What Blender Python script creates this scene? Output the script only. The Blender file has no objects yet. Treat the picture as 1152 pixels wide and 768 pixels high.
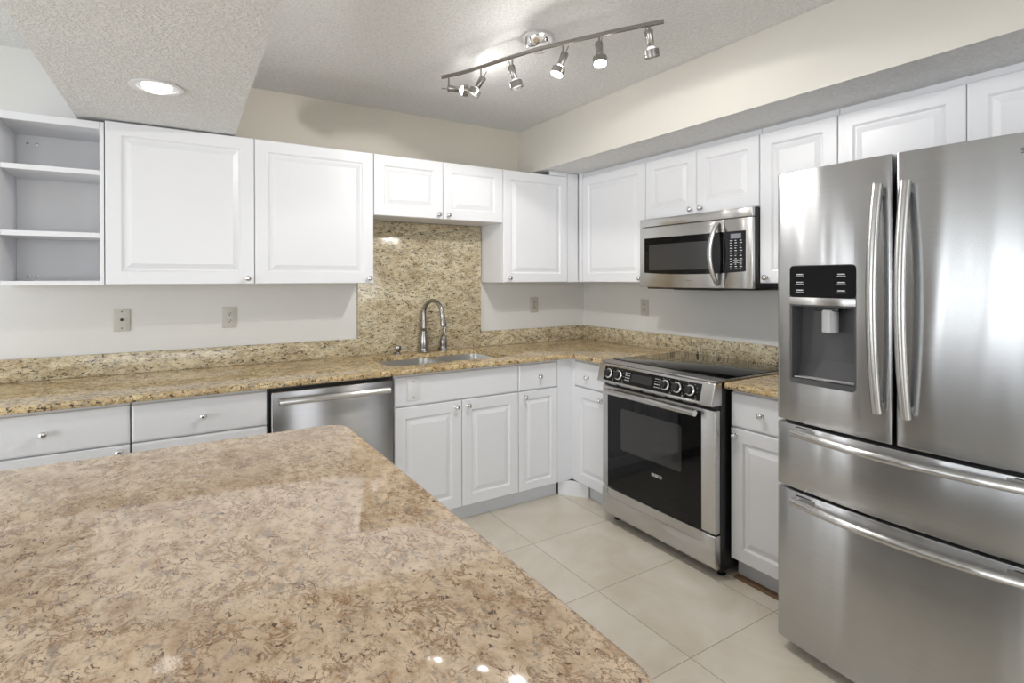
import bpy, bmesh, math, random
from mathutils import Vector, Matrix, Euler
random.seed(7)
S = bpy.context.scene
COL = S.collection
PI = math.pi

# ---------------------------------------------------------------- camera
yaw, pit, rol = .5566, -.0027, -.0018
fw = Vector((math.sin(yaw)*math.cos(pit), math.cos(yaw)*math.cos(pit), math.sin(pit)))
rt = Vector((math.cos(yaw), -math.sin(yaw), 0)); up = rt.cross(fw)
R_ = rt*math.cos(rol) + up*math.sin(rol); U_ = -rt*math.sin(rol) + up*math.cos(rol)
cd = bpy.data.cameras.new('camera'); cam = bpy.data.objects.new('camera', cd); COL.objects.link(cam)
cam.matrix_world = Matrix(((R_.x, U_.x, -fw.x, -2.842), (R_.y, U_.y, -fw.y, -3.3756), (R_.z, U_.z, -fw.z, 1.3932), (0, 0, 0, 1)))
cd.sensor_width = 36; cd.lens = 610.675/1152*36; cd.shift_x = .00652; cd.shift_y = -.0597
cd.clip_start = .05
S.camera = cam
S.view_settings.view_transform = 'Standard'; S.view_settings.look = 'None'
S.view_settings.gamma = 1; S.view_settings.use_curve_mapping = False
S.view_settings.exposure = .38

# ---------------------------------------------------------------- world and lights
w = bpy.data.worlds.new('world'); S.world = w; w.use_nodes = True
w.node_tree.nodes['Background'].inputs[0].default_value = (.86, .93, 1, 1)
w.node_tree.nodes['Background'].inputs[1].default_value = .45

def area(name, loc, rot, sx, sy, power, col):
    l = bpy.data.lights.new(name, 'AREA'); l.shape = 'RECTANGLE'; l.size = sx; l.size_y = sy; l.energy = power; l.color = col
    o = bpy.data.objects.new(name, l); o.location = loc; o.rotation_euler = rot; COL.objects.link(o); return o
for y_, w_, e_ in ((-4.35, .86, 21), (-3.32, .80, 20), (-2.36, .72, 20), (-1.70, .20, 6), (-1.22, .44, 13)):  # patio door daylight split into panels to band the fridge reflection
    area('daylight_left_door', (-6.98, y_, 1.08), (0, -PI/2, 0), 2.04, w_, e_, (.92, .965, 1))
area('daylight_rear_window', (-3.4, -7.98, 1.35), (PI/2, 0, 0), 4.6, 1.9, 84, (.955, .98, 1))
area('fridge_streak_light', (-4.41, .03, 1.12), (-PI/2, 0, 0), .18, 2.0, 7, (.95, .975, 1))  # added unseen lamp that puts a bright streak on the fridge door
def point(name, loc, power, col, r=.02):
    l = bpy.data.lights.new(name, 'POINT'); l.energy = power; l.color = col; l.shadow_soft_size = r
    o = bpy.data.objects.new(name, l); o.location = loc; COL.objects.link(o); return o
WARM = (1, .975, .94)

# ---------------------------------------------------------------- materials
MATS = {}
def newmat(name):
    m = bpy.data.materials.new(name); m.use_nodes = True; MATS[name] = m
    nt = m.node_tree; return m, nt, nt.nodes['Principled BSDF']
def plain(name, col, rough=.5, metal=0, spec=.5, emis=None, es=0, coat=0):
    m, nt, b = newmat(name)
    b.inputs['Base Color'].default_value = (*col, 1); b.inputs['Roughness'].default_value = rough
    b.inputs['Metallic'].default_value = metal; b.inputs['Specular IOR Level'].default_value = spec
    b.inputs['Coat Weight'].default_value = coat
    if emis: b.inputs['Emission Color'].default_value = (*emis, 1); b.inputs['Emission Strength'].default_value = es
    return m
def N(nt, t, **k):
    n = nt.nodes.new(t)
    for a, v in k.items(): setattr(n, a, v)
    return n
def noise(nt, vec, scale, detail=4, rough=.6, dist=0):
    n = N(nt, 'ShaderNodeTexNoise'); n.inputs['Scale'].default_value = scale; n.inputs['Detail'].default_value = detail
    n.inputs['Roughness'].default_value = rough; n.inputs['Distortion'].default_value = dist
    nt.links.new(vec, n.inputs['Vector']); return n.outputs['Fac']
def ramp(nt, fac, stops):
    r = N(nt, 'ShaderNodeValToRGB'); e = r.color_ramp.elements
    while len(e) < len(stops): e.new(.5)
    for i, (p, c) in enumerate(stops):
        e[i].position = p; e[i].color = (*c, 1) if len(c) == 3 else c
    nt.links.new(fac, r.inputs['Fac']); return r.outputs['Color']
def g(v): return (v, v, v)
def mixc(nt, fac, a, b, mode='MIX'):
    n = N(nt, 'ShaderNodeMix', data_type='RGBA', blend_type=mode)
    for s, v in ((n.inputs[0], fac), (n.inputs[6], a), (n.inputs[7], b)):
        if isinstance(v, (int, float)): s.default_value = v
        elif isinstance(v, tuple): s.default_value = (*v, 1)
        else: nt.links.new(v, s)
    return n.outputs[2]
def bump(nt, b, h, strength, dist):
    n = N(nt, 'ShaderNodeBump'); n.inputs['Strength'].default_value = strength; n.inputs['Distance'].default_value = dist
    nt.links.new(h, n.inputs['Height']); nt.links.new(n.outputs[0], b.inputs['Normal'])
def objco(nt, scale=(1, 1, 1), rot=(0, 0, 0)):
    t = N(nt, 'ShaderNodeTexCoord'); m = N(nt, 'ShaderNodeMapping')
    m.inputs['Scale'].default_value = scale; m.inputs['Rotation'].default_value = rot
    nt.links.new(t.outputs['Object'], m.inputs['Vector']); return m.outputs[0]

def mat_granite(name, light, tan, brown, grey, k=1.0, stretch=(1, 1, 1), rot=(0, 0, 0), rough=.08, dark=(.06, .04, .03), speck=.585, vein=.85):
    m, nt, b = newmat(name); v = objco(nt, stretch, rot); v2 = objco(nt, stretch, (rot[0]+.3, rot[1], rot[2]+.5))
    base = ramp(nt, noise(nt, v, 30*k, 8, .7, .5), [(.38, tan), (.50, light), (.60, tuple(min(1, c*1.16) for c in light))])
    warm = ramp(nt, noise(nt, v2, 6*k, 4, .6, .4), [(.45, g(0)), (.65, g(.42))])
    base = mixc(nt, warm, base, tuple(a*.5+c*.5 for a, c in zip(tan, brown)))
    pale = ramp(nt, noise(nt, v, 8.5*k, 4, .6, .3), [(.48, g(0)), (.64, g(.35))])
    base = mixc(nt, pale, base, tuple(min(1, c*1.06+.04) for c in light))
    f1 = ramp(nt, noise(nt, v, 34*k, 6, .7, .9), [(.455, g(0)), (.492, g(vein)), (.508, g(vein)), (.54, g(0))])
    mk = ramp(nt, noise(nt, v2, 16*k, 5, .65, .4), [(.44, g(0)), (.56, g(1))])
    c = mixc(nt, mixc(nt, 1.0, f1, mk, 'MULTIPLY'), base, brown)
    f2 = ramp(nt, noise(nt, v2, 48*k, 7, .7, .6), [(.545, g(0)), (.63, g(.75))])
    c = mixc(nt, f2, c, grey)
    f3 = ramp(nt, noise(nt, v, 85*k, 5, .65, .9), [(speck, g(0)), (speck+.05, g(.92))])
    c = mixc(nt, f3, c, dark)
    nt.links.new(c, b.inputs['Base Color']); b.inputs['Roughness'].default_value = rough
    return m
G_ISL = mat_granite('granite_island', (.70, .55, .395), (.52, .36, .225), (.25, .13, .06), (.34, .28, .24), .95, (1.25, .9, 1), (0, 0, .45), .05, (.12, .07, .05), .59)
G_TOP = mat_granite('granite_counter', (.70, .545, .31), (.53, .37, .17), (.24, .14, .06), (.31, .28, .22), .75, (1, 1, 1.2), (0, 0, .5), .07, (.045, .032, .022), .545)
G_SPL = mat_granite('granite_splash', (.66, .58, .41), (.46, .375, .23), (.33, .22, .10), (.36, .35, .29), .72, (.8, 1, 1.7), (0, .5, 0), .14, (.07, .05, .035), .55)

WHITE = plain('cabinet_white', (.83, .835, .86), .32)
WHITEI = plain('cabinet_interior', (.76, .76, .77), .45)
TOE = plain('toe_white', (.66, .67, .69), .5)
CHROME = plain('chrome', (.82, .82, .83), .09, 1)
NICKEL = plain('brushed_nickel', (.36, .345, .33), .24, 1)
BLACK = plain('black_plastic', (.012, .012, .013), .3)
BGLASS = plain('black_glass', (.004, .004, .005), .04, 0, .35)
WINGLASS = plain('oven_window_glass', (.035, .035, .036), .05, 0, .6)
MWGLASS = plain('microwave_window_mesh', (.04, .04, .042), .14, 0, .6)
DGREY = plain('dark_grey_plastic', (.085, .085, .09), .28)
PLATE = plain('plate_ivory', (.56, .54, .49), .4)
PLATEW = plain('plate_white', (.80, .80, .81), .35)
PRINT = plain('print_white', (.65, .65, .66), .5)
PRINTG = plain('print_grey', (.10, .10, .11), .4)
LCD = plain('lcd_grey', (.22, .23, .26), .3)
LCDD = plain('lcd_dark', (.03, .03, .032), .2)
HOLE = plain('dark_hole', (.02, .02, .02), .7)
CLEAR, nt_, b_ = newmat('clear_plastic')
b_.inputs['Base Color'].default_value = (.75, .76, .77, 1); b_.inputs['Roughness'].default_value = .15; b_.inputs['Transmission Weight'].default_value = .45
BULB = plain('bulb_glow', (1, 1, 1), .4, emis=(1, .97, .92), es=9)
BULBDIM = plain('bulb_glass', (.6, .6, .6), .2, emis=(1, .97, .92), es=.5)
CANG = plain('recessed_lamp_glow', (1, 1, 1), .4, emis=(1, .96, .9), es=2.5)
ISLP = plain('island_panel_taupe', (.20, .185, .17), .5)
SINKST = plain('sink_steel', (.66, .66, .65), .3, 1)
WOODSTRIP = plain('bare_wood', (.22, .13, .07), .7)

AR = .25
def mat_steel(name, col, rough, lines=True, wave=0.0, aniso=.95):
    m, nt, b = newmat(name)
    b.inputs['Metallic'].default_value = 1; b.inputs['Roughness'].default_value = rough
    v = objco(nt, (1.2, 1.2, 300))
    n = noise(nt, v, 2.5, 3, .6)
    c = ramp(nt, n, [(.3, tuple(x*.93 for x in col)), (.7, tuple(min(1, x*1.05) for x in col))])
    nt.links.new(c, b.inputs['Base Color'])
    b.inputs['Anisotropic'].default_value = aniso; b.inputs['Anisotropic Rotation'].default_value = AR
    t = N(nt, 'ShaderNodeTangent', direction_type='UV_MAP'); nt.links.new(t.outputs[0], b.inputs['Tangent'])
    if wave:
        h = noise(nt, objco(nt, (1, 1, .22)), 6.5, 1, .4)
        bump(nt, b, h, wave, .02)
    return m
STEEL = mat_steel('stainless_steel', (.60, .595, .59), .26)
STEELF = mat_steel('stainless_fridge', (.52, .525, .535), .24, wave=.45)
STEELD = mat_steel('stainless_dark', (.44, .44, .45), .3)

def mat_wall(name, col, scale=60, st=.05, rough=.6, patch=False):
    m, nt, b = newmat(name); v = objco(nt)
    b.inputs['Roughness'].default_value = rough
    c = ramp(nt, noise(nt, v, 2.0, 3), [(.3, tuple(x*.975 for x in col)), (.7, tuple(min(1, x*1.02) for x in col))])
    nt.links.new(c, b.inputs['Base Color'])
    bump(nt, b, noise(nt, v, scale, 4, .6), st, .01)
    return m
WALL = mat_wall('wall_paint', (.735, .73, .71))
def two_tone(m, top, zc):
    nt = m.node_tree; b = nt.nodes['Principled BSDF']; src = b.inputs['Base Color'].links[0].from_socket
    sx = N(nt, 'ShaderNodeSeparateXYZ'); nt.links.new(objco(nt), sx.inputs[0])
    gt = N(nt, 'ShaderNodeMath', operation='GREATER_THAN'); nt.links.new(sx.outputs[2], gt.inputs[0]); gt.inputs[1].default_value = zc
    gx = N(nt, 'ShaderNodeMath', operation='GREATER_THAN'); nt.links.new(sx.outputs[0], gx.inputs[0]); gx.inputs[1].default_value = -2.9
    mu = N(nt, 'ShaderNodeMath', operation='MULTIPLY'); nt.links.new(gt.outputs[0], mu.inputs[0]); nt.links.new(gx.outputs[0], mu.inputs[1])
    lt = N(nt, 'ShaderNodeMath', operation='LESS_THAN'); nt.links.new(sx.outputs[0], lt.inputs[0]); lt.inputs[1].default_value = -4.29
    src = mixc(nt, lt.outputs[0], src, (.30, .285, .27))  # unseen wall end darkened to give the fridge reflection contrast
    nt.links.new(mixc(nt, mu.outputs[0], src, top), b.inputs['Base Color'])
two_tone(WALL, (.64, .60, .52), 1.9)   # the wall above the cabinets is coloured beige
WALLC = mat_wall('wall_paint_grey', (.70, .695, .67))
SOFF = mat_wall('soffit_paint_cream', (.69, .665, .61))
TAUPE = mat_wall('wall_dark_for_reflections', (.30, .285, .27))  # invented dark tone for unseen walls, so the openings stand out in reflections
def mat_ceiling():
    m, nt, b = newmat('textured_ceiling'); v = objco(nt)
    b.inputs['Roughness'].default_value = .8
    h = noise(nt, v, 75, 3, .55, .8)
    c = ramp(nt, h, [(.35, g(.75)), (.6, g(.85))])
    nt.links.new(c, b.inputs['Base Color'])
    bump(nt, b, ramp(nt, h, [(.42, g(0)), (.58, g(1))]), .5, .006)
    return m
CEIL = mat_ceiling()
def mat_tiles():
    m, nt, b = newmat('floor_tiles'); v = objco(nt)
    def line(axis, off, per):
        sx = N(nt, 'ShaderNodeSeparateXYZ'); nt.links.new(v, sx.inputs[0])
        a = N(nt, 'ShaderNodeMath', operation='ADD'); nt.links.new(sx.outputs[axis], a.inputs[0]); a.inputs[1].default_value = off
        p = N(nt, 'ShaderNodeMath', operation='PINGPONG'); nt.links.new(a.outputs[0], p.inputs[0]); p.inputs[1].default_value = per/2
        l = N(nt, 'ShaderNodeMath', operation='LESS_THAN'); nt.links.new(p.outputs[0], l.inputs[0]); l.inputs[1].default_value = .0016
        f = N(nt, 'ShaderNodeMath', operation='DIVIDE'); nt.links.new(a.outputs[0], f.inputs[0]); f.inputs[1].default_value = per
        fl = N(nt, 'ShaderNodeMath', operation='FLOOR'); nt.links.new(f.outputs[0], fl.inputs[0])
        return l.outputs[0], fl.outputs[0]
    lx, fx = line(0, 1.215, .522); ly, fy = line(1, 1.03, .507)
    mx = N(nt, 'ShaderNodeMath', operation='MAXIMUM'); nt.links.new(lx, mx.inputs[0]); nt.links.new(ly, mx.inputs[1])
    cmb = N(nt, 'ShaderNodeCombineXYZ'); nt.links.new(fx, cmb.inputs[0]); nt.links.new(fy, cmb.inputs[1])
    wn = N(nt, 'ShaderNodeTexWhiteNoise'); nt.links.new(cmb.outputs[0], wn.inputs['Vector'])
    ad = N(nt, 'ShaderNodeVectorMath', operation='ADD'); nt.links.new(v, ad.inputs[0])
    sc = N(nt, 'ShaderNodeVectorMath', operation='SCALE'); nt.links.new(wn.outputs['Color'], sc.inputs[0]); sc.inputs['Scale'].default_value = 9
    nt.links.new(sc.outputs[0], ad.inputs[1])
    c = ramp(nt, noise(nt, ad.outputs[0], 3.5, 7, .6, .8), [(.3, (.67, .595, .475)), (.5, (.73, .665, .56)), (.7, (.78, .725, .63))])
    c = mixc(nt, mx.outputs[0], c, (.38, .33, .27))
    nt.links.new(c, b.inputs['Base Color']); b.inputs['Roughness'].default_value = .22
    inv = N(nt, 'ShaderNodeMath', operation='SUBTRACT'); inv.inputs[0].default_value = 1; nt.links.new(mx.outputs[0], inv.inputs[1])
    bump(nt, b, inv.outputs[0], .3, .002)
    return m
TILE = mat_tiles()

# ---------------------------------------------------------------- helpers
def tag(o, label=None, cat=None, group=None, kind=None):
    if label: o['label'] = label
    if cat: o['category'] = cat
    if group: o['group'] = group
    if kind: o['kind'] = kind
    return o
def thing(name, label, cat, loc=(0, 0, 0), rz=0, group=None):
    o = bpy.data.objects.new(name, None); COL.objects.link(o); o.empty_display_size = .1
    o.location = loc; o.rotation_euler = (0, 0, rz)
    return tag(o, label, cat, group)
def uvbox(bm):
    uv = bm.loops.layers.uv.new('UVMap')
    for f in bm.faces:
        n = f.normal; a = max(range(3), key=lambda i: abs(n[i]))
        for l in f.loops:
            c = l.vert.co
            l[uv].uv = (c.y, c.z) if a == 0 else ((c.x, c.z) if a == 1 else (c.x, c.y))
def build(name, bm, mat, parent=None, smooth=35, mats=None, fixn=True):
    if fixn: bmesh.ops.recalc_face_normals(bm, faces=bm.faces)
    bm.normal_update(); uvbox(bm)
    me = bpy.data.meshes.new(name); bm.to_mesh(me); bm.free()
    for m_ in (mats or [mat]): me.materials.append(m_)
    if smooth:
        me.polygons.foreach_set('use_smooth', [True]*len(me.polygons)); me.set_sharp_from_angle(angle=math.radians(smooth))
    o = bpy.data.objects.new(name, me); COL.objects.link(o)
    if parent: o.parent = parent
    return o
def BM(): return bmesh.new()
def box(bm, x0, x1, y0, y1, z0, z1, bev=0, seg=2, mi=0):
    x0, x1 = sorted((x0, x1)); y0, y1 = sorted((y0, y1)); z0, z1 = sorted((z0, z1))
    t = bmesh.new()
    bmesh.ops.create_cube(t, size=1)
    for v in t.verts:
        v.co = Vector(((x0+x1)/2 + v.co.x*(x1-x0), (y0+y1)/2 + v.co.y*(y1-y0), (z0+z1)/2 + v.co.z*(z1-z0)))
    if bev: bmesh.ops.bevel(t, geom=t.edges[:], offset=min(bev, .49*min(x1-x0, y1-y0, z1-z0)), segments=seg, affect='EDGES', profile=.5)
    merge(bm, t, mi); return bm
def merge(bm, t, mi=0, M=None):
    if M is not None: t.transform(M)
    vm = {v: bm.verts.new(v.co) for v in t.verts}
    for f in t.faces:
        try:
            nf = bm.faces.new([vm[v] for v in f.verts]); nf.material_index = mi
        except ValueError: pass
    t.free()
def bx(name, mat, parent, *a, bev=0, seg=2): return build(name, box(BM(), *a, bev=bev, seg=seg), mat, parent)
def prism(bm, pts, axis, a, b, bev=0, seg=3, mi=0, bevfilter=None):
    """pts: 2D outline; extruded from a to b along axis ('x': pts=(y,z); 'y': pts=(x,z); 'z': pts=(x,y))"""
    t = bmesh.new()
    def P(p, c):
        return {'x': (c, p[0], p[1]), 'y': (p[0], c, p[1]), 'z': (p[0], p[1], c)}[axis]
    v0 = [t.verts.new(P(p, a)) for p in pts]; v1 = [t.verts.new(P(p, b)) for p in pts]
    n = len(pts); t.faces.new(v0); t.faces.new(v1[::-1])
    for i in range(n): t.faces.new((v0[i], v1[i], v1[(i+1) % n], v0[(i+1) % n]))
    bmesh.ops.recalc_face_normals(t, faces=t.faces)
    if bev:
        es = [e for e in t.edges if (bevfilter is None or bevfilter(e))]
        bmesh.ops.bevel(t, geom=es, offset=bev, segments=seg, affect='EDGES', profile=.5)
    merge(bm, t, mi); return bm
def lathe(bm, prof, M=None, n=24, mi=0, cap=True):
    """prof: (r, z) pairs about local z"""
    t = bmesh.new(); rings = []
    for r, z in prof:
        if r < 1e-6: rings.append([t.verts.new((0, 0, z))])
        else: rings.append([t.verts.new((r*math.cos(2*PI*i/n), r*math.sin(2*PI*i/n), z)) for i in range(n)])
    for a, b in zip(rings, rings[1:]):
        for i in range(n):
            j = (i+1) % n
            if len(a) == 1 and len(b) == 1: continue
            if len(a) == 1: t.faces.new((a[0], b[i], b[j]))
            elif len(b) == 1: t.faces.new((a[i], a[j], b[0]))
            else: t.faces.new((a[i], a[j], b[j], b[i]))
    if cap:
        for r in (rings[0], rings[-1]):
            if len(r) > 1: t.faces.new(r)
    bmesh.ops.recalc_face_normals(t, faces=t.faces)
    merge(bm, t, mi, M); return bm
def tube(bm, pts, rad, n=12, mi=0, flat=None, upv=None):
    """sweep circle (or ellipse flat=(a,b)) along pts; rad number or list"""
    pts = [Vector(p) for p in pts]; t = bmesh.new(); rings = []
    m = len(pts)
    ref = Vector(upv) if upv else None
    prev = None
    for i, p in enumerate(pts):
        d = (pts[min(i+1, m-1)] - pts[max(i-1, 0)]).normalized()
        if ref is None:
            if prev is None:
                q = Vector((0, 0, 1)) if abs(d.z) < .9 else Vector((1, 0, 0))
                s = d.cross(q).normalized()
            else: s = (prev - d*prev.dot(d)).normalized()
            prev = s
        else: s = d.cross(ref).normalized()
        q = s.cross(d).normalized()
        r = rad[i] if isinstance(rad, (list, tuple)) else rad
        a, b = (r, r) if flat is None else (flat[0]*r, flat[1]*r)
        rings.append([t.verts.new(p + s*(a*math.cos(2*PI*k/n)) + q*(b*math.sin(2*PI*k/n))) for k in range(n)])
    for A, B in zip(rings, rings[1:]):
        for k in range(n): t.faces.new((A[k], A[(k+1) % n], B[(k+1) % n], B[k]))
    t.faces.new(rings[0]); t.faces.new(rings[-1])
    bmesh.ops.recalc_face_normals(t, faces=t.faces)
    merge(bm, t, mi); return bm
def rrect(x0, x1, y0, y1, r, n=6):
    out = []
    for cx, cy, a in ((x1-r, y1-r, 0), (x0+r, y1-r, PI/2), (x0+r, y0+r, PI), (x1-r, y0+r, 3*PI/2)):
        for i in range(n+1):
            t = a + PI/2*i/n; out.append((cx+r*math.cos(t), cy+r*math.sin(t)))
    return out
def carve(ob, cutbm):
    bmesh.ops.recalc_face_normals(cutbm, faces=cutbm.faces)
    me = bpy.data.meshes.new('cut'); cutbm.to_mesh(me); cutbm.free()
    c = bpy.data.objects.new('cut', me); COL.objects.link(c); c.parent = ob.parent
    md = ob.modifiers.new('b', 'BOOLEAN'); md.operation = 'DIFFERENCE'; md.object = c; md.solver = 'EXACT'
    bpy.context.view_layer.update()
    dg = bpy.context.evaluated_depsgraph_get()
    nm = bpy.data.meshes.new_from_object(ob.evaluated_get(dg))
    ob.modifiers.clear(); ob.data = nm
    bpy.data.objects.remove(c)
def text(name, s, size, mat, parent, loc, rot, depth=.0004, align='CENTER', bold=0):
    cu = bpy.data.curves.new(name, 'FONT'); cu.body = s; cu.size = size; cu.extrude = depth; cu.align_x = align; cu.align_y = 'CENTER'; cu.offset = bold
    o = bpy.data.objects.new(name, cu); COL.objects.link(o)
    bpy.context.view_layer.update()
    me = bpy.data.meshes.new_from_object(o.evaluated_get(bpy.context.evaluated_depsgraph_get()))
    bpy.data.objects.remove(o); bpy.data.curves.remove(cu)
    me.transform(Matrix.Translation(loc) @ Euler(rot).to_matrix().to_4x4())
    me.materials.clear(); me.materials.append(mat)
    if parent == 'mesh': return me
    r = bpy.data.objects.new(name, me); COL.objects.link(r); r.parent = parent; return r

# ---------------------------------------------------------------- room shell
X0, Y0, ZC = -7.0, -8.0, 2.4805
def st(name, bm, mat, label=None): return tag(build(name, bm, mat), label, kind='structure')
st('floor', box(BM(), X0-.1, .1, Y0-.1, .1, -.1, 0), TILE)
st('ceiling', box(BM(), X0-.1, .1, Y0-.1, .1, ZC, ZC+.1), CEIL)
b = BM(); box(b, -4.30, .1, 0, .1, 0, ZC); box(b, X0-.1, -4.52, 0, .1, 0, ZC); box(b, -4.52, -4.30, 0, .1, 2.15, ZC); box(b, -4.52, -4.30, 0, .1, 0, .1)
st('wall_back', b, WALL)
b = BM(); box(b, -4.52, -4.50, -.01, .04, .1, 2.15); box(b, -4.32, -4.30, -.01, .04, .1, 2.15); box(b, -4.50, -4.32, -.01, .04, 2.13, 2.15)  # made-up frame round the fridge streak lamp, out of view
st('added_streak_window', b, PLATEW, 'added narrow white framed opening, unseen at far left, for a bright fridge streak')
st('wall_right', box(BM(), 0, .1, Y0-.1, 0, 0, ZC), WALL)
b = BM()   # left wall with a wide patio door opening
box(b, X0-.1, X0, Y0, -4.85, 0, ZC); box(b, X0-.1, X0, -.95, 0, 0, ZC); box(b, X0-.1, X0, -4.85, -.95, 2.15, ZC)
st('wall_left', b, TAUPE)
b = BM()   # rear wall with a window opening
box(b, X0, -5.75, Y0-.1, Y0, 0, ZC); box(b, -1.05, 0, Y0-.1, Y0, 0, ZC); box(b, -5.75, -1.05, Y0-.1, Y0, 0, .4); box(b, -5.75, -1.05, Y0-.1, Y0, 2.32, ZC)
st('wall_rear', b, TAUPE)
b = BM()
for y0_, y1_ in ((-4.85, -4.79), (-3.91, -3.73), (-2.91, -2.73), (-1.99, -1.81), (-1.59, -1.45), (-.99, -.95)): box(b, X0-.05, X0+.02, y0_, y1_, 0, 2.15)  # wide inner posts added to break the fridge reflection into bands
box(b, X0-.05, X0+.02, -4.85, -.95, 2.11, 2.15)
st('window_1', b, PLATEW, 'white frame of the wide patio door behind the island, with posts added to band reflections')
b = BM()
for x in (-5.75, -4.2, -2.6, -1.09): box(b, x, x+.04, Y0-.05, Y0+.02, .4, 2.32)
box(b, -5.75, -1.05, Y0-.05, Y0+.02, .4, .44); box(b, -5.75, -1.05, Y0-.05, Y0+.02, 2.28, 2.32)
st('window_2', b, PLATEW, 'white frame of the rear window')
# boxed soffit over the right hand cabinets
b = BM(); box(b, -.624, -.001, Y0, -.001, 2.1525, ZC-.001)
b2 = build('trim_1', b, SOFF, mats=[SOFF, CEIL]); tag(b2, 'cream boxed soffit above the right hand wall cabinets', kind='structure')
for p in b2.data.polygons:
    if p.normal.z < -.5: p.material_index = 1
# dropped ceiling beam over the island
b = BM(); prism(b, [(-3.184, -.001), (-2.541, -.001), (-2.585, -1.85), (-2.69, -6.0), (-3.335, -6.0), (-3.219, -1.436)], 'z', 2.1285, ZC-.001)
st('trim_2', b, CEIL, 'dropped textured ceiling box above the island')
st('trim_3', box(BM(), -.605, -.555, -2.15, -1.787, .0005, .006), WOODSTRIP, 'bare brown wood strip along the floor beside the range')

# lighter unpainted bands are real light on the wall; walls under the cabinets are plain
# ---------------------------------------------------------------- cabinet builders
PROF = [(0, .020), (0, .0035), (.0035, 0), (.060, 0), (.0635, .0035), (.068, .0095), (.074, .0095), (.096, .0020), (.099, .0008)]
def door_bm(x0, x1, z0, z1, prof=PROF):
    t = bmesh.new(); rings = []
    for i, d in prof:
        rings.append([t.verts.new(c) for c in ((x0+i, d, z0+i), (x1-i, d, z0+i), (x1-i, d, z1-i), (x0+i, d, z1-i))])
    for A, B in zip(rings, rings[1:]):
        for k in range(4): t.faces.new((A[k], A[(k+1) % 4], B[(k+1) % 4], B[k]))
    t.faces.new(rings[-1]); t.faces.new(rings[0][::-1])
    bmesh.ops.recalc_face_normals(t, faces=t.faces)
    return t
SLAB = [(0, .020), (0, .007), (.002, .003), (.009, 0)]
KN = None
def knob(parent, x, z):
    global KN
    if KN is None:
        b = BM()
        lathe(b, [(.0095, 0), (.0095, .002), (.005, .004), (.0045, .013), (.0095, .017), (.0135, .021), (.0145, .025), (.012, .029), (.006, .0315), (0, .032)],
              Matrix.Rotation(PI/2, 4, 'X'), n=20)
        o = build('knob', b, CHROME, parent, smooth=50); KN = o
    else:
        o = bpy.data.objects.new('knob', KN.data); COL.objects.link(o); o.parent = parent
    o.location = (x, 0.0, z); return o
def front(root, kind, x0, x1, z0, z1, kx=None, kz=None):
    narrow = (x1-x0) < .34
    if kind == 'drawer': pf = SLAB
    else:
        k = .8 if narrow else 1
        pf = [(a*k, b) for a, b in PROF]
    d = build(kind, door_bm(x0, x1, z0, z1, pf), WHITE, root, smooth=None)
    if kx is not None: knob(d, kx, kz)
    return d
def back_run(name, label, x0, zbase=0, fy=-.308, group=None):
    return thing(name, label, 'cabinet', (x0, fy, zbase), 0, group)
def right_run(name, label, y0, zbase=0, fx=-.308, group=None):
    return thing(name, label, 'cabinet', (fx, y0, zbase), -PI/2, group)
G = .0015
ZB, ZT = 1.368, 2.121
def upper(root, w_, h, doors, frame_top=None, body=(0, 0), depth=.285):
    """doors: list of (x0,x1,kx,kz)"""
    ft = h if frame_top is None else frame_top
    b = BM(); box(b, body[0]+.001, w_+body[1]-.001, .0215, .0215+depth, .001, ft, bev=.001, seg=1)
    build('body', b, WHITE, root)
    for a, c, kx, kz in doors: front(root, 'door', a+G, c-G, .0015, h-.001, kx, kz)
    return root

# back wall, upper cabinets
t = back_run('upper_cabinet', 'white wall cabinet with one raised panel door, just right of the open shelves', -3.085, ZB)
upper(t, .626, ZT-ZB, [(0, .626, .593, .03)])
t = back_run('upper_cabinet', 'white wall cabinet with one raised panel door, just left of the tall granite panel', -2.459, ZB)
upper(t, .630, ZT-ZB, [(0, .630, .602, .03)])
t = back_run('upper_cabinet', 'short white two door wall cabinet above the sink and faucet', -1.8275, 1.7635)
upper(t, .878, ZT-1.7635, [(0, .441, .408, .028), (.441, .878, .474, .028)])
t = back_run('upper_cabinet', 'white single door wall cabinet in the corner, right of the tall granite panel', -.9485, ZB)
upper(t, .5405, ZT-ZB, [(0, .541, .046, .032)], body=(0, .404))
bx('filler_strip', WHITE, t, .5425, .6415, .004, .0205, .0015, ZT-ZB+.028)

# open shelf cabinet
t = back_run('open_shelf_cabinet', 'open white wall cabinet with two inner shelves and no door, at far left', -3.46, ZB)
W = .373; H = 2.110-ZB
bx('side_panel', WHITE, t, 0, .018, .001, .3065, 0, H, bev=.001, seg=1)
bx('side_panel', WHITE, t, W-.016, W, .001, .3065, 0, H, bev=.001, seg=1)
bx('top_panel', WHITE, t, .0185, W-.0165, .001, .3065, H-.033, H, bev=.001, seg=1)
bx('bottom_panel', WHITE, t, .0185, W-.0165, .001, .3065, 0, .020, bev=.001, seg=1)
bx('back_panel', WHITEI, t, .0185, W-.0165, .298, .3065, .0205, H-.0335)
for z in (1.583, 1.868):
    bx('shelf', WHITE, t, .0185, W-.0165, .003, .2975, z-ZB, z-ZB+.0225, bev=.001, seg=1)
for zx in ((.05, H-.075), (.083, H-.075), (.05, .04), (.083, .04)):
    b = BM(); lathe(b, [(.0055, 0), (.0055, .002), (0, .0035)], Matrix.Translation((zx[0]+.01, .2978, zx[1])) @ Matrix.Rotation(PI/2, 4, 'X'), n=12)
    build('screw', b, NICKEL, t)

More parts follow.
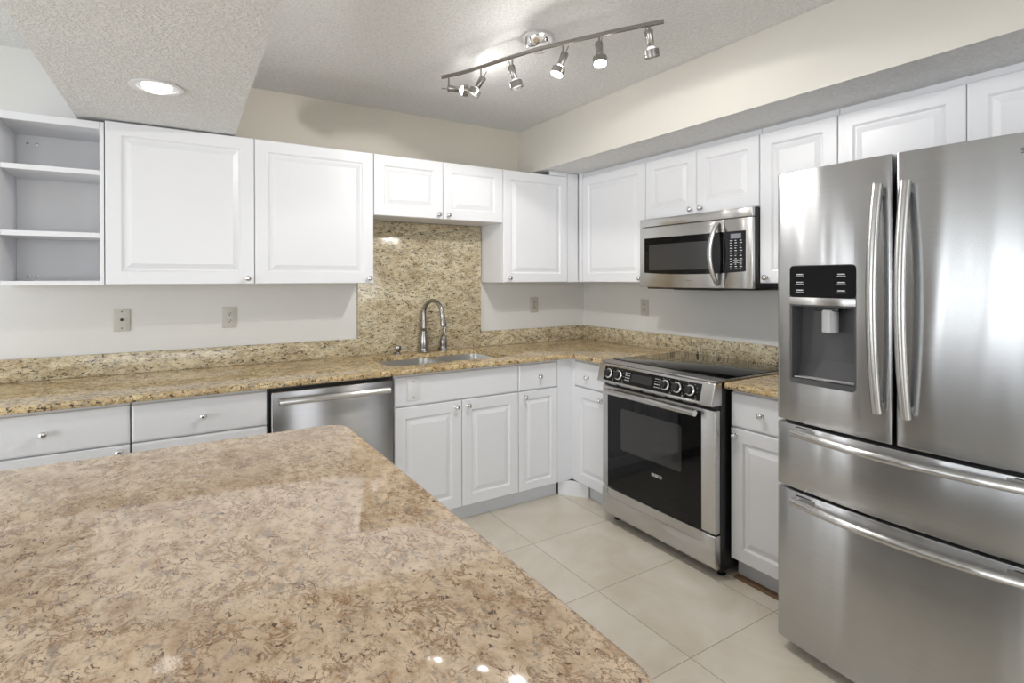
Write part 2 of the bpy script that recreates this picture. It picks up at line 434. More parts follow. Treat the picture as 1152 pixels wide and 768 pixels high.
# right wall, upper cabinets (local x runs towards the camera)
FT = 2.1515-ZB
t = right_run('upper_cabinet', 'white single door wall cabinet in the corner, left of the microwave', -.3315, ZB)
upper(t, .6265, ZT-ZB, [(.020, .6265, .590, .028)], frame_top=FT)
bx('filler_strip', WHITE, t, -.0185, .0185, .001, .0205, .0015, FT)
t = right_run('upper_cabinet', 'short white two door wall cabinet directly above the microwave', -.959, 1.7565)
upper(t, .769, ZT-1.7565, [(0, .386, .352, .03), (.386, .769, .421, .03)], frame_top=2.1515-1.7565)
t = right_run('upper_cabinet', 'narrow white wall cabinet between the microwave and the refrigerator', -1.729, ZB)
upper(t, .374, ZT-ZB, [(0, .374, .040, .03)], frame_top=FT)
t = right_run('upper_cabinet', 'short white two door wall cabinet above the stainless refrigerator', -2.104, 1.80)
upper(t, .92, ZT-1.80, [(0, .459, .43, .03), (.459, .92, .49, .03)], frame_top=2.1515-1.80)
# scribe board over the corner cabinet, up to the soffit
b = BM(); box(b, -.56, -.411, -.304, -.292, 2.1225, 2.1515)
tag(build('filler_board', b, WHITE), 'thin white filler board on top of the corner wall cabinet under the soffit', 'board')

# base cabinets
ZK, ZD, ZDT, BT = .097, .707, .867, .8815
FY = -.6227
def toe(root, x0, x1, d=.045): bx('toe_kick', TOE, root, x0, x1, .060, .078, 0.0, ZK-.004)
def base_body(root, x0, x1, hollow=False):
    if not hollow: bx('body', WHITE, root, x0+.001, x1-.001, .0205, .6195, ZK-.003, BT, bev=.001, seg=1)
    else:
        bx('side_panel', WHITE, root, x0+.001, x0+.0185, .0205, .6195, ZK-.003, BT)
        bx('side_panel', WHITE, root, x1-.0185, x1-.001, .0205, .6195, ZK-.003, BT)
        bx('bottom_panel', WHITE, root, x0+.019, x1-.019, .0205, .607, ZK-.003, ZK+.015)
        bx('back_panel', WHITE, root, x0+.019, x1-.019, .608, .6195, ZK-.003, BT)
        bx('face_rail', WHITE, root, x0+.019, x1-.019, .0205, .038, ZD-.02, BT)
        bx('face_stile', WHITE, root, (x0+x1)/2-.02, (x0+x1)/2+.02, .0205, .038, ZK+.016, ZD-.021)
def base(label, x0, w_, run='b', door=None, drawer=True, name='base_cabinet'):
    t = back_run(name, label, x0, 0, FY) if run == 'b' else right_run(name, label, x0, 0, FY)
    return t
t = base('white base cabinet with a drawer over a door, leftmost on the back wall', -3.535, .56)
base_body(t, 0, .559); front(t, 'drawer', G, .559-G, ZD+.003, ZDT, .281, .79); front(t, 'door', G, .559-G, ZK, ZD-.003, .522, .681); toe(t, 0, .559)
t = base('white base cabinet with stacked drawers, just left of the dishwasher', -2.974, .53)
base_body(t, 0, .529); front(t, 'drawer', G, .529-G, ZD+.003, ZDT, .265, .79)
front(t, 'drawer', G, .529-G, .41, ZD-.003, .265, .56); front(t, 'drawer', G, .529-G, ZK, .407, .265, .25); toe(t, 0, .529)
# sink base
t = base('white two door base cabinet with a false drawer front under the sink', -1.8235, .79)
base_body(t, 0, .788, hollow=True)
f_ = front(t, 'drawer', G, .788-G, ZD+.003, ZDT); f_.name = 'false_front'
front(t, 'door', G, .4025-G, ZK, ZD-.003, .364, .669); front(t, 'door', .4025+G, .788-G, ZK, ZD-.003, .441, .669); toe(t, 0, .788)
# narrow base
t = base('narrow white base cabinet with one drawer and one door, right of the sink cabinet', -1.0345, .296)
base_body(t, 0, .43); front(t, 'drawer', G, .2955-G, ZD+.003, ZDT, .152, .787); front(t, 'door', G, .2955-G, ZK, ZD-.003, .042, .672)
toe(t, 0, .330); bx('filler_strip', WHITE, t, .2965, .4315, .0045, .0202, ZK, ZDT+.014)
# corner + small base on the right wall
t = right_run('base_cabinet', 'narrow white base cabinet between the inner corner and the left side of the range', -.6045, 0, FY)
bx('body', WHITE, t, 0, .404, .0205, .6195, ZK-.003, BT, bev=.001, seg=1)
front(t, 'drawer', .043, .403, ZD+.003, ZDT, .178, .778); front(t, 'door', .043, .403, ZK, ZD-.003, .30, .66)
toe(t, .12, .404)
b = BM(); prism(b, [(-.0295, -.077), (.1255, .048), (.1155, .060), (-.040, -.065)], 'z', 0, ZK-.0035)
build('corner_toe_board', b, WHITE, t, smooth=None)
bx('filler_strip', WHITE, t, .0145, .042, .0045, .0202, ZK, ZDT+.014)
# base right of range
t = right_run('base_cabinet', 'white base cabinet with a drawer and a door between the range and the refrigerator', -1.787, 0, FY)
base_body(t, 0, .357); front(t, 'drawer', G, .357-G, ZD+.003, ZDT, .160, .79); front(t, 'door', G, .357-G, ZK, ZD-.003, .030, .672); toe(t, 0, .357)

# ---------------------------------------------------------------- countertops
CT0, CT1 = .884, .914
def horiz(e): return abs(e.verts[0].co.z - e.verts[1].co.z) < 1e-5
DC = -.664
b = BM()
prism(b, [(-3.56, -.0225), (-3.56, DC), (-.680, DC), (DC, -.680), (DC, -1.0015), (-.0225, -1.0015), (-.0225, -.0225)], 'z', CT0, CT1, bev=.012, seg=4,
      bevfilter=lambda e: horiz(e) and min(e.verts[0].co.y, e.verts[1].co.y) < -.1 and (max(e.verts[0].co.y, e.verts[1].co.y) < DC+.01 or (e.verts[0].co.x < DC+.03 and e.verts[1].co.x < DC+.03)) and not (e.verts[0].co.x > -.1 or e.verts[1].co.x > -.1))
ctop = tag(build('countertop', b, G_TOP), 'L-shaped speckled tan granite countertop running from the far left to the range', 'countertop')
SX0, SX1, SXM, SY0, SY1 = -1.812, -1.040, -1.40, -.535, -.125
c = BM(); prism(c, rrect(SX0, SXM+.012, SY0, SY1, .07, 8), 'z', .86, .95)
carve(ctop, c)
c = BM(); prism(c, rrect(SXM-.012, SX1, SY0, SY1+.02, .07, 8), 'z', .86, .95)
carve(ctop, c)
b = BM(); prism(b, [(-.0225, -1.7845), (DC, -1.7845), (DC, -2.146), (-.0225, -2.146)], 'z', CT0, CT1, bev=.012, seg=4,
      bevfilter=lambda e: horiz(e) and e.verts[0].co.x < -.6 and e.verts[1].co.x < -.6)
tag(build('countertop', b, G_TOP), 'short speckled tan granite countertop between the range and the refrigerator', 'countertop')
BS = 1.022
tag(build('backsplash', box(BM(), -3.56, -1.8365, -.0215, -.001, CT1+.0005, BS, bev=.002), G_SPL), 'long low granite backsplash on the back wall, left of the tall granite panel', 'backsplash')
tag(build('backsplash', box(BM(), -.9579, -.0225, -.0215, -.001, CT1+.0005, BS, bev=.002), G_SPL), 'short low granite backsplash on the back wall, between the tall granite panel and the corner', 'backsplash')
tag(build('backsplash', box(BM(), -.0215, -.001, -2.146, -.001, CT1+.0005, BS, bev=.002), G_SPL), 'low granite backsplash on the right wall behind the range', 'backsplash')
tag(build('granite_wall_panel', box(BM(), -1.836, -.958, -.0215, -.001, CT1+.0005, 1.762, bev=.001), G_SPL), 'tall speckled granite wall panel behind the faucet', 'backsplash')

# ---------------------------------------------------------------- island
b = BM()
out = []
def arc(cx, cy, r, a0, a1, n=8): return [(cx+r*math.cos(a0+(a1-a0)*i/n), cy+r*math.sin(a0+(a1-a0)*i/n)) for i in range(n+1)]
XI, YI, YN = -2.337, -1.540, -2.965
pts = [(-3.95, YI), ] + arc(XI-.075, YI-.075, .075, PI/2, 0) + arc(XI-.085, YN+.085, .085, 0, -PI/2) + [(-3.95, YN)]
prism(b, pts, 'z', .872, .914, bev=.014, seg=5, bevfilter=horiz)
tag(build('island_countertop', b, G_ISL), 'large speckled tan granite island top with rounded corners in the foreground', 'countertop')
t = thing('island_cabinet', 'taupe island cabinet base under the large granite island top', 'cabinet', (-3.15, -2.25, 0))
bx('body', ISLP, t, -.74, .77, -.66, .66, .10, .8715, bev=.002)
bx('toe_kick', TOE, t, -.70, .72, -.61, .61, 0, .0995)
for y0, y1 in ((-.655, -.005), (.005, .655)):
    tb = door_bm(y0, y1, .11, .86); tb.transform(Matrix.Translation((.791, 0, 0)) @ Matrix.Rotation(PI/2, 4, 'Z'))
    build('side_panel', tb, ISLP, t)

# ---------------------------------------------------------------- sink and faucet
t = thing('kitchen_sink', 'undermount stainless double bowl sink set in the back countertop', 'sink', (0, 0, 0))
def bowl(x0, x1, y0, y1):
    b = BM(); rings = []
    for z, ins, r in ((.882, -.018, .075), (.882, .0, .07), (.70, .012, .062), (.685, .02, .055), (.680, .045, .04)):
        rings.append([b.verts.new((px, py, z)) for px, py in rrect(x0+ins, x1-ins, y0+ins, y1-ins, r, 6)])
    for A, B in zip(rings, rings[1:]):
        n = len(A)
        for k in range(n): b.faces.new((A[k], A[(k+1) % n], B[(k+1) % n], B[k]))
    b.faces.new(rings[-1])
    o = build('bowl', b, SINKST, t, smooth=50)
    md = o.modifiers.new('s', 'SOLIDIFY'); md.thickness = .0012; md.offset = 1
    d = BM(); lathe(d, [(.044, 0), (.042, .003), (.03, .002), (.025, -.001), (0, -.001)], Matrix.Translation(((x0+x1)/2, (y0+y1)/2+.02, .682)))
    build('drain', d, CHROME, o)
bowl(SX0-.004, SXM-.012, SY0-.004, SY1+.004); bowl(SXM+.020, SX1+.004, SY0-.004, SY1+.024)

FX, FYY = -1.418, -.078
t = thing('faucet', 'brushed nickel gooseneck faucet with pull-down spray head', 'faucet', (FX, FYY, CT1))
b = BM(); lathe(b, [(.030, 0), (.031, .004), (.026, .010), (.0265, .03), (.028, .06), (.026, .09), (.0195, .125), (.0165, .150), (.0185, .153), (.0185, .158), (.0145, .160), (.014, .17)])
build('base', b, NICKEL, t, smooth=50)
b = BM(); cp = []
for i in range(6): cp.append((0, 0, .165+.09*i/5))
RC = .088; SW = Matrix.Rotation(.30, 3, 'Z')
for i in range(1, 15):
    a = PI*i/14*.97; cp.append(tuple(SW @ Vector((0, -RC+RC*math.cos(a), .252+RC*math.sin(a)))))
tube(b, cp, .0135, 14); build('spout', b, NICKEL, t, smooth=60)
e0 = Vector(cp[-1]); e1 = e0+Vector((.006, -.012, -.078)); b = BM()
tube(b, [e0+Vector((0, 0, .002)), e0+Vector((0, -.001, -.004)), e0.lerp(e1, .08), e0.lerp(e1, .5), e0.lerp(e1, .85), e1], [.0135, .0150, .0150, .0175, .0215, .0205], 16)
sh = build('spray_head', b, NICKEL, t, smooth=50)
b = BM(); tube(b, [e1+Vector((0, 0, .001)), e1+Vector((0, 0, -.004))], .017, 16); build('nozzle', b, BLACK, sh)
t = thing('faucet_lever', 'brushed nickel single lever mixer handle on the counter right of the faucet', 'faucet handle', (-1.276, -.075, CT1)); t.scale = (1.15, 1.15, 1.1)
b = BM(); lathe(b, [(.024, 0), (.0245, .004), (.021, .008), (.020, .03), (.022, .05), (.021, .066), (.017, .074), (.016, .085), (.010, .094), (0, .096)])
build('base', b, NICKEL, t, smooth=50)
b = BM(); tube(b, [(0, 0, .085), (.004, 0, .10), (.008, -.002, .125), (.012, -.004, .148)], [.007, .006, .007, .006], 10)
build('lever', b, NICKEL, t, smooth=50)
t = thing('soap_dispenser', 'short brushed nickel soap dispenser cap on the counter left of the faucet', 'soap dispenser', (-1.598, -.085, CT1))
b = BM(); lathe(b, [(.019, 0), (.019, .004), (.0135, .008), (.0125, .018), (.018, .024), (.0185, .045), (.0165, .055), (0, .057)])
build('base', b, NICKEL, t, smooth=50)
b = BM(); tube(b, [(.012, -.003, .042), (.03, -.008, .043), (.043, -.012, .040)], [.007, .006, .005], 10)
build('spout', b, NICKEL, t, smooth=50)

# ---------------------------------------------------------------- wall plates
def plate(name, label, cat, loc, rz, w_=.070, h=.115, mat=PLATE, kind='duplex', group=None):
    t = thing(name, label, cat, loc, rz, group)
    bx('cover_plate', mat, t, -w_/2, w_/2, -.006, -.0005, -h/2, h/2, bev=.003)
    if kind == 'duplex':
        for dz in (-.020, .020):
            b = BM(); prism(b, rrect(-.0165, .0165, dz-.0135, dz+.0135, .008, 4), 'y', -.0082, -.0055)
            r = build('receptacle', b, mat, t)
            b = BM(); box(b, -.0085, -.0055, -.0088, -.008, dz-.002, dz+.008); box(b, .0055, .0085, -.0088, -.008, dz-.002, dz+.007)
            lathe(b, [(.0032, 0), (.0032, .0008)], Matrix.Translation((0, -.008, dz-.007)) @ Matrix.Rotation(PI/2, 4, 'X'), n=10)
            build('slots', b, HOLE, r)
        scr = (0,)
    elif kind == 'jack':
        b = BM(); box(b, -.006, .006, -.013, -.0058, -.005, .007, bev=.001); build('jack', b, HOLE, t); scr = (-.042, .042)
    else: scr = (-.042, .042)
    for z in scr:
        b = BM(); lathe(b, [(.0032, 0), (.0028, .0012), (0, .0014)], Matrix.Translation((0, -.006, z)) @ Matrix.Rotation(PI/2, 4, 'X'), n=10)
        build('screw', b, HOLE if kind != 'duplex' else NICKEL, t)
    return t
plate('wall_jack_plate', 'ivory wall plate with one small central jack, left on the back wall', 'wall plate', (-3.04, 0, 1.188), 0, kind='jack')
plate('wall_outlet', 'ivory duplex outlet on the back wall left of the tall granite panel', 'outlet', (-2.551, 0, 1.183), 0)
plate('wall_outlet', 'ivory duplex outlet on the back wall between the granite panel and the corner', 'outlet', (-.488, 0, 1.197), 0)
plate('wall_outlet', 'ivory duplex outlet on the right wall left of the microwave', 'outlet', (0, -.66, 1.191), -PI/2)
plate('blank_plate', 'white blank cover plate screwed to the false drawer front beside the dishwasher', 'wall plate', (-1.716, FY, .798), 0, w_=.072, h=.118, mat=PLATEW, kind='blank')

# ---------------------------------------------------------------- dishwasher
t = thing('dishwasher', 'stainless dishwasher with a bar handle under the back countertop', 'dishwasher', (-2.4425, -.628, 0))
Wd = .616
bx('body', BLACK, t, .004, Wd-.004, .030, .60, .06, .880)
bx('toe_kick', BLACK, t, .006, Wd-.006, .07, .085, 0, .0595)
b = BM(); box(b, .012, Wd-.012, -.014, .0295, .11, .862, bev=.006, seg=3); build('door', b, STEELD, t)
b = BM()
pts = [(.040+(Wd-.08)*i/16, -.050-.004*math.sin(PI*i/16), .820) for i in range(17)]
tube(b, pts, .0165, 14, upv=(0, 0, 1))
h = build('handle', b, STEEL, t)
for x in (.055, Wd-.055):
    b = BM(); box(b, x-.009, x+.009, -.044, -.0142, .810, .826, bev=.002); build('handle_mount', b, STEEL, h)

# ---------------------------------------------------------------- range
t = thing('kitchen_range', 'stainless slide-in electric range with black oven door and five knobs', 'range', (-.705, -1.006, 0), -PI/2)
Wr = .775
bx('body', BLACK, t, .008, Wr-.008, .030, .655, .035, .9125)
for x in (.04, Wr-.04):
    for y in (.08, .6): 
        b = BM(); lathe(b, [(.02, 0), (.02, .004), (.008, .006), (.008, .036)], Matrix.Translation((x, y, 0)), n=12); build('foot', b, BLACK, t)
# cooktop
b = BM(); box(b, 0, Wr, -.012, .662, .9155, .9235, bev=.002); build('cooktop_frame', b, STEEL, t)
b = BM(); box(b, .012, Wr-.012, .075, .655, .9236, .9275, bev=.001); build('cooktop_glass', b, BGLASS, t)
# control panel: sloped prism with flared ends
b = BM()
prism(b, [(.030, .914), (-.013, .914), (-.018, .909), (-.044, .814), (-.040, .808), (.030, .808)], 'x', 0, Wr, bev=.003, seg=2)
cp_ = build('control_panel', b, STEEL, t)
# slope frame
P0 = Vector((0, -.018, .909)); P1 = Vector((0, -.044, .814))
sl = (P0-P1).normalized(); nrm = Vector((0, -sl.z, sl.y))
def slope(mesh_bm, x, s, out=.0):
    """orient a bmesh made in local (x right, z up along slope, -y out)"""
    O = P1 + sl*s + nrm*out; 
    M = Matrix(((1, 0, 0, x), (0, -nrm.y, sl.y, O.y), (0, -nrm.z, sl.z, O.z), (0, 0, 0, 1)))
    mesh_bm.transform(M); return mesh_bm
b = BM(); box(b, .050, .706, -.0018, .001, .010, .090, bev=.0006, seg=1); build('display_glass', slope(b, 0, 0), BGLASS, cp_)
b = BM(); box(b, .262, .405, -.0026, -.0012, .030, .072); build('display', slope(b, 0, 0), LCDD, cp_)
for kx in (.092, .168, .497, .572, .650):
    b = BM(); RM = Matrix.Rotation(PI/2, 4, 'X')
    lathe(b, [(.0255, 0), (.0255, .006), (.024, .010), (.019, .012), (.0175, .026), (.015, .028), (0, .028)], RM, n=28)
    kb = build('knob', slope(b, kx, .050, .002), BLACK, cp_, smooth=40)
    b = BM(); lathe(b, [(.0262, .001), (.0275, .004), (.0262, .0085), (.0225, .0118), (.0212, .0118), (.0212, .0105)], RM, n=28, cap=False)
    build('knob_ring', slope(b, kx, .050, .002), CHROME, kb, smooth=60)
b = BM()
for kx in (.092, .168, .497, .572, .650):
    for a in range(9):
        an = -2.2+4.4*a/8; x = .037*math.sin(an); z = .037*math.cos(an)
        if abs(z) < .038: box(b, kx+x-.0012, kx+x+.0012, -.0022, -.0017, .050+z-.0012, .050+z+.0012)
    box(b, kx+.030, kx+.038, -.0022, -.0017, .013, .0145); box(b, kx+.030, kx+.038, -.0022, -.0017, .0185, .020)
for i in range(3):
    for j in range(4):
        box(b, .215+i*.013, .223+i*.013, -.0022, -.0017, .030+j*.013, .0345+j*.013)
        box(b, .425+i*.013, .434+i*.013, -.0022, -.0017, .028+j*.014, .0315+j*.014)
build('panel_markings', slope(b, 0, 0), PRINT, cp_)
# vent strip
b = BM(); box(b, .012, Wr-.012, .004, .0295, .786, .8075); build('vent_strip', b, BLACK, t)
b = BM()
for i in range(8): box(b, .05+i*.087, .11+i*.087, .0015, .0035, .794, .799)
build('vent_slots', b, STEELD, t)
# oven door
b = BM(); box(b, .008, Wr-.008, -.008, .0295, .213, .784, bev=.005, seg=3); dr = build('oven_door', b, STEEL, t)
b = BM(); box(b, .052, .690, -.0105, -.0078, .2145, .770, bev=.001, seg=1); build('door_glass', b, BGLASS, dr)
b = BM(); prism(b, rrect(.158, .575, .447, .676, .012, 4), 'y', -.0112, -.0100); build('oven_window', b, WINGLASS, dr)
text('logo', 'BOSCH', .021, PRINT, dr, (.417, -.0110, .380), (PI/2, 0, 0), bold=.0006)
b = BM()
pts = [(.082+(.610)*i/12, -.056, .766) for i in range(13)]
tube(b, pts, .0155, 14, upv=(0, 0, 1)); h = build('handle', b, STEEL, t)
for x in (.10, .67):
    b = BM(); box(b, x-.012, x+.012, -.055, -.0106, .757, .773, bev=.003); build('handle_mount', b, BLACK, h)
# warming drawer with bowed front and recessed lip
b = BM()
prof = [(.0295, .205), (-.006, .205), (-.010, .200), (-.012, .12), (-.008, .065), (.002, .050), (.0295, .050)]
prism(b, prof, 'x', .008, Wr-.008, bev=.003, seg=2)
dw = build('drawer', b, STEEL, t)
c = BM(); prism(c, rrect(.050, .700, .155, .26, .022, 6), 'y', -.03, -.0070); carve(dw, c)

# ---------------------------------------------------------------- microwave
t = thing('microwave', 'stainless over-the-range microwave with black window and curved handle', 'microwave', (-.360, -.9625, 1.335), -PI/2)
Wm, Hm = .7665, .418
b = BM(); box(b, .001, Wm-.001, .028, .357, .012, Hm); build('body', b, BLACK, t)
b = BM(); box(b, .03, Wm-.02, .035, .34, -.004, .0115, bev=.003); box(b, .22, .52, .05, .2, -.008, -.004); build('underside_vent', b, BLACK, t)
b = BM(); box(b, 0, Wm-.004, .000, .0275, Hm-.047, Hm, bev=.004); build('vent_grille', b, STEEL, t)
b = BM(); box(b, 0, .598, .000, .0275, .006, Hm-.050, bev=.004); dr = build('door', b, STEEL, t)
b = BM(); box(b, .6005, Wm-.004, .000, .0275, .006, Hm-.050, bev=.004); cpn = build('control_panel', b, STEEL, t)
def curved(x0, x1, z0, z1, sagx, sag, n=16):
    """outline: straight top, bottom edge bowed downward over full span sagx"""
    a, c = sagx; pt = [(x0, z1), (x1, z1)]
    for i in range(n+1):
        x = x1+(x0-x1)*i/n; s = (x-a)/(c-a); pt.append((x, z0 - sag*4*s*(1-s)))
    return pt
b = BM(); prism(b, curved(.040, .5965, .094, .302, (.04, .725), .012), 'y', -.0022, .001); build('window_glass', b, BGLASS, dr)
b = BM(); prism(b, rrect(.078, .50, .108, .262, .006, 3), 'y', -.0028, -.002); build('window_mesh', b, MWGLASS, dr)
b = BM(); prism(b, curved(.602, .725, .094, .302, (.04, .725), .012), 'y', -.0022, .001); build('keypad_glass', b, BGLASS, cpn)
b = BM(); box(b, .640, .700, -.0028, -.002, .264, .289); build('display', b, LCD, cpn)
b = BM()
for r_, z in enumerate((.252, .240, .226, .213, .200, .187, .174, .158, .144, .130, .118, .106)):
    for c_ in range(3):
        x = .636+c_*.028; ww = (.012, .006, .009)[(r_+c_) % 3] + .003
        box(b, x, x+ww, -.0028, -.002, z, z+.0032)
for z in (.152, .138): box(b, .655, .708, -.0028, -.002, z, z+.0018)
build('keys', b, PRINT, cpn)
b = BM(); box(b, .345, .385, -.0006, .001, .043, .049); build('nameplate', b, STEELD, dr)
b = BM(); pts = []
for i in range(21):
    s = i/20; a = math.sin(PI*s); pts.append((.566-.012*a, -.006-.052*a**.7, .022+.330*s))
tube(b, pts, [.010+.003*math.sin(PI*i/20) for i in range(21)], 12, flat=(1.25, .75), upv=(0, -1, 0)); h = build('handle', b, STEEL, dr, smooth=60)

# ---------------------------------------------------------------- refrigerator
t = thing('refrigerator', 'large stainless french door refrigerator with ice dispenser and two bottom drawers', 'refrigerator', (-.878, -2.172, 0), -PI/2)
Wf = .815
def bow(x): s = (x/Wf-.5)*2; return -.030*(1-s*s)
def slab(x0, x1, z0, z1, yb=.062, n=14, r=.010):
    b = BM(); pt = [(x0, yb)]
    for i in range(n+1):
        x = x0+(x1-x0)*i/n; e = min(x-x0, x1-x)
        y = bow(x)+(r-math.sqrt(max(0, r*r-(r-min(e, r))**2)) if e < r else 0)
        pt.append((x, y))
    # extra verts for rounded vertical edges
    pt2 = [pt[0]]
    for k in range(5):
        a = PI/2*k/4; pt2.append((x0+r-r*math.cos(a), bow(x0+r)+r-r*math.sin(a)))
    for i in range(1, n): pt2.append(pt[i+1])
    for k in range(5):
        a = PI/2*(1-k/4); pt2.append((x1-r+r*math.cos(a), bow(x1-r)+r-r*math.sin(a)))
    pt2.append((x1, yb))
    prism(b, pt2, 'z', z0, z1, bev=.004, seg=2, bevfilter=horiz)
    return b
bx('cabinet_body', DGREY, t, .006, Wf-.006, .068, .82, .03, 1.765)
XS = .402
dl = build('left_door', slab(0, XS-.004, .868, 1.785), STEELF, t, smooth=30)
dr = build('right_door', slab(XS+.004, Wf, .868, 1.785), STEELF, t, smooth=30)
d1 = build('upper_drawer', slab(0, Wf, .622, .856), STEELF, t, smooth=30)
d2 = build('lower_drawer', slab(0, Wf, .047, .612), STEELF, t, smooth=30)
b = BM()
for x in (.05, Wf-.05): 
    for y in (.10, .76): lathe(b, [(.02, 0), (.02, .03)], Matrix.Translation((x, y, 0)), n=12)
box(b, .02, Wf-.02, .075, .10, .004, .0295)
build('base_grille', b, BLACK, t)
b = BM(); box(b, .02, .10, .03, .16, 1.7655, 1.795, bev=.006); box(b, Wf-.10, Wf-.02, .03, .16, 1.7655, 1.795, bev=.006); build('hinge_cover', b, DGREY, t)
b = BM(); box(b, .01, Wf-.01, .040, .0675, .613, .868); build('gasket', b, BLACK, t)
# dispenser
DX0, DX1, DZ0, DZ1 = .062, .292, 1.012, 1.440
c = BM(); prism(c, rrect(DX0, DX1, DZ0, DZ1, .016, 6), 'y', -.06, .052); carve(dl, c)
ds = BM(); prism(ds, rrect(DX0+.001, DX1-.001, DZ0+.001, DZ1-.001, .015, 6), 'y', -.0245, .0515)
dsp = build('dispenser', ds, DGREY, dl)
c = BM()
prism(c, [(-.08, 1.294), (.045, 1.290), (.035, 1.10), (.012, 1.034), (-.08, 1.028)], 'x', DX0+.010, DX1-.008); carve(dsp, c)
me = dsp.data; me.polygons.foreach_set('use_smooth', [False]*len(me.polygons))
b = BM(); prism(b, rrect(DX0+.003, DX1-.003, 1.325, DZ1-.003, .013, 6), 'y', -.0275, -.0247); cg = build('control_glass', b, BGLASS, dsp)
b = BM(); box(b, DX0+.002, DX1-.002, -.0290, -.0247, 1.298, 1.3245, bev=.001); build('trim_strip', b, STEEL, dsp)
b = BM()
for x in (.090, .232):
    for z in (1.405, 1.377, 1.349):
        box(b, x, x+.024, -.0283, -.0274, z, z+.0035); box(b, x-.003, x+.027, -.0283, -.0274, z-.006, z-.0045)
build('control_labels', b, PRINT, cg)
b = BM(); lathe(b, [(.026, 0), (.026, .075), (.0235, .078)], Matrix.Translation((.195, -.002, 1.205)), n=20, cap=False); lathe(b, [(.024, 0), (.0255, .001)], Matrix.Translation((.195, -.002, 1.204)), n=20)
build('ice_chute', b, CLEAR, dsp)
b = BM(); box(b, .150, .232, -.022, .030, 1.278, 1.293, bev=.003); box(b, .180, .21, -.012, .012, 1.262, 1.278); build('nozzle_housing', b, BLACK, dsp)
b = BM(); box(b, DX0+.014, DX1-.012, -.020, .008, 1.0345, 1.0385); build('drip_tray', b, STEELD, dsp)
# handles: bowed flat bars
for x, par in ((XS-.038, dl), (XS+.040, dr)):
    b = BM(); pts = []
    for i in range(25):
        s = i/24; a = 1-(2*s-1)**2; pts.append((x, -.050-.040*a, .965+.725*s))
    tube(b, pts, .0135, 14, flat=(1.15, .95), upv=(0, -1, 0)); h = build('handle', b, STEEL, par, smooth=50)
    for z in (.985, 1.668):
        b = BM(); box(b, x-.009, x+.009, -.048, bow(x)-.0005, z-.012, z+.012, bev=.003); build('handle_mount', b, STEELD, h)
for zc, par in ((.838, d1), (.588, d2)):
    b = BM(); pts = []
    for i in range(33):
        s = i/32; a = 1-(2*s-1)**2; x = .080+(Wf-.160)*s; pts.append((x, -.040-.045*a, zc-.004))
    tube(b, pts, .0125, 14, flat=(1, 1.1), upv=(0, 0, 1)); h = build('handle', b, STEEL, par, smooth=50)
    for x0 in (.080, Wf-.080-.075):
        b = BM(); box(b, x0, x0+.075, bow(x0+.04)-.0015, bow(x0+.04)+.006, zc-.010, zc+.014); s_ = build('handle_socket', b, BLACK, par)
        b = BM(); box(b, x0+.004, x0+.071, bow(x0+.04)-.0030, bow(x0+.04)-.0014, zc-.007, zc+.011); build('socket_cover', b, STEELD, s_)
    for x in (.088, Wf-.088):
        b = BM(); box(b, x-.006, x+.006, -.042, bow(x)-.003, zc-.012, zc+.004, bev=.002); build('handle_mount', b, STEEL, h)
# little letter of the maker's word at the door top
text('logo', 'S', .020, DGREY, dr, (.700, bow(.700)-.0006, 1.735), (PI/2, 0, 0))

# ---------------------------------------------------------------- recessed light
t = thing('recessed_light', 'round recessed ceiling light glowing in the dropped ceiling above the island', 'ceiling light', (-2.874, -.912, 2.1285))
b = BM(); lathe(b, [(.088, 0), (.092, -.004), (.088, -.006), (.070, -.006), (.066, -.0035), (.066, 0)], n=40, cap=False)
build('trim_ring', b, PLATEW, t, smooth=60)
b = BM(); lathe(b, [(.066, -.002), (.05, -.0005), (0, -.0005)], n=32, cap=False); build('reflector', b, CHROME, t)
b = BM(); lathe(b, [(.052, -.0012), (.046, -.012), (.03, -.019), (0, -.022)], n=32, cap=False); build('bulb', b, CANG, t, smooth=80)
# ---------------------------------------------------------------- track light
TL = thing('track_light', 'chrome S-curved ceiling track light with six adjustable spot heads', 'ceiling light', (-1.425, -1.385, ZC))
b = BM(); lathe(b, [(.072, -.001), (.073, -.014), (.066, -.028), (.056, -.050), (.036, -.066), (.016, -.071), (0, -.072)], n=32); build('canopy', b, CHROME, TL, smooth=60)
b = BM(); bt = bmesh.new(); bmesh.ops.create_cube(bt, size=1)
merge(b, bt, 0, Matrix.Translation((-.02, -.03, -.062)) @ Matrix.Rotation(math.atan2(-.994, .487), 4, 'Z') @ Matrix.Diagonal((.11, .022, .018, 1)))
build('bracket', b, CHROME, TL)
TP = [(-1.676, -.904), (-1.607, -1.035), (-1.555, -1.18), (-1.507, -1.31), (-1.459, -1.432), (-1.405, -1.53), (-1.345, -1.64), (-1.27, -1.77), (-1.189, -1.898)]
def cat(P, t):
    n = len(P)-1; i = min(int(t*n), n-1); u = t*n-i
    p0 = Vector(P[max(i-1, 0)]); p1 = Vector(P[i]); p2 = Vector(P[i+1]); p3 = Vector(P[min(i+2, n)])
    return .5*((2*p1)+(p2-p0)*u+(2*p0-5*p1+4*p2-p3)*u*u+(3*p1-p0-3*p2+p3)*u**3)
OR = Vector((-1.425, -1.385, ZC)); ZR = 2.40
pts = [Vector((*cat(TP, i/40), ZR))-OR for i in range(41)]
b = BM(); tube(b, pts, .009, 8, flat=(.45, 1.1), upv=(0, 0, 1)); build('rail', b, NICKEL, TL)
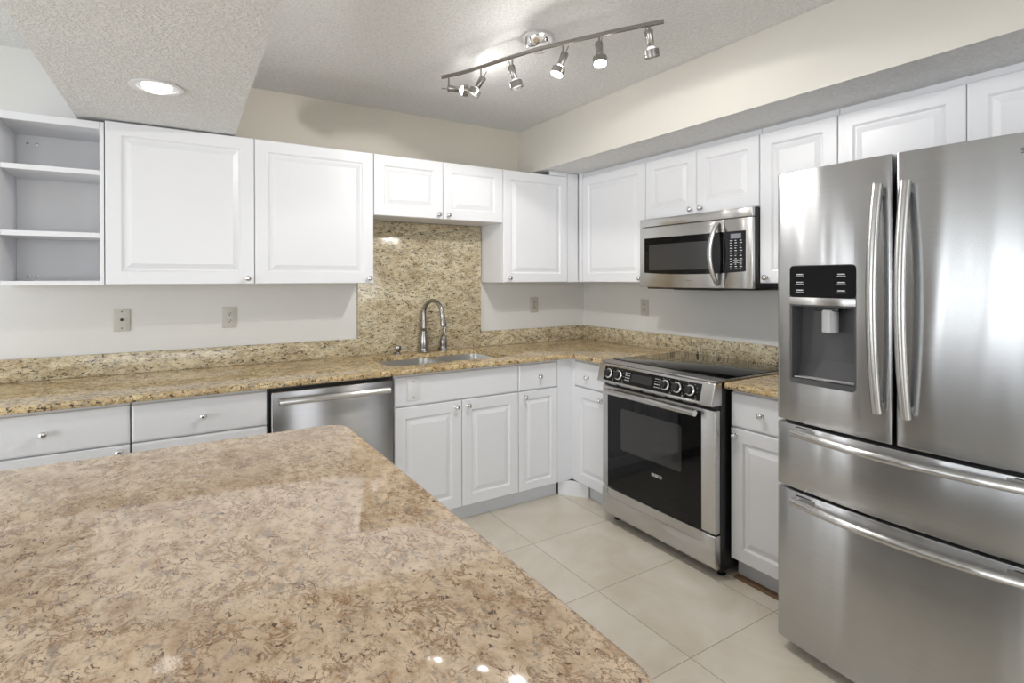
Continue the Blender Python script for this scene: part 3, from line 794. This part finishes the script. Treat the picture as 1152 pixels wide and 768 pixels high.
# heads: (t along rail, stem length, aim vector, bulb material, light power)
HEADS = [(.045, .055, (.93, -.30, -.05), BULB, 1.2), (.20, .060, (-.45, .15, -.80), BULBDIM, 1.0), (.365, .055, (.25, -.12, -.95), BULBDIM, 3.0),
         (.63, .055, (-.35, .10, -.90), BULB, 17.0), (.785, .045, (-.15, -.25, -.95), BULB, 5.0), (.945, .040, (.25, .05, -.95), BULBDIM, 3.0)]
for tt, sl_, aim, bm_, pw in HEADS:
    p = Vector((*cat(TP, tt), ZR-.008))-OR; e = p+Vector((0, 0, -sl_)); a = Vector(aim).normalized(); e2 = e-a*(.0 if a.z > -.3 else .016)
    b = BM(); tube(b, [p, e], .0045, 8); hd = build('lamp_stem', b, NICKEL, TL)
    M = Matrix.Translation(e2) @ a.to_track_quat('Z', 'Y').to_matrix().to_4x4()
    b = BM(); lathe(b, [(.016, -.006), (.017, -.002), (.016, .012), (.0135, .052), (.012, .054)], M, n=18); build('lamp_socket', b, NICKEL, hd, smooth=50)
    b = BM(); tube(b, [M @ Vector((.010, 0, -.006)), M @ Vector((.014, 0, -.034))], .0022, 6); build('aiming_pin', b, NICKEL, hd)
    b = BM(); lathe(b, [(.011, .0545), (.020, .066), (.0255, .078), (.0255, .079)], M, n=20, cap=False); build('reflector', b, BULBDIM if bm_ is BULBDIM else BULB, hd, smooth=60)
    b = BM(); lathe(b, [(.0295, .068), (.0300, .096), (.0275, .096), (.0270, .068), (.0295, .068)], M, n=24, cap=False); build('lamp_ring', b, NICKEL, hd, smooth=40)
    b = BM(); lathe(b, [(.0258, .086), (.018, .088), (0, .089)], M, n=20, cap=False); build('lens', b, bm_, hd, smooth=60)
    wp = OR + (M @ Vector((0, 0, .115)))
    l = bpy.data.lights.new('track_lamp', 'SPOT'); l.energy = pw; l.spot_size = 3.0; l.spot_blend = .12; l.shadow_soft_size = .010; l.color = WARM
    o = bpy.data.objects.new('track_lamp', l); COL.objects.link(o)
    o.matrix_world = Matrix.Translation(wp) @ a.to_track_quat('-Z', 'Y').to_matrix().to_4x4()
    if bm_ is BULB: point('track_glow', OR + (M @ Vector((0, 0, .115))), 3.5 if pw > 7 else .35, WARM, .010)

# ---------------------------------------------------------------- groups of repeats
GROUPS = {'upper_cabinet': 'white raised panel wall cabinets', 'base_cabinet': 'white base cabinets under the granite counters',
          'wall_outlet': 'ivory duplex outlets above the counters', 'backsplash': 'low granite backsplash strips', 'countertop': 'granite countertops on the wall cabinets run'}
GROUPS['countertop'] = 'granite countertops along the walls'
for o in bpy.data.objects:
    k = o.name.split('.')[0]
    if o.parent is None and k in GROUPS: o['group'] = GROUPS[k]
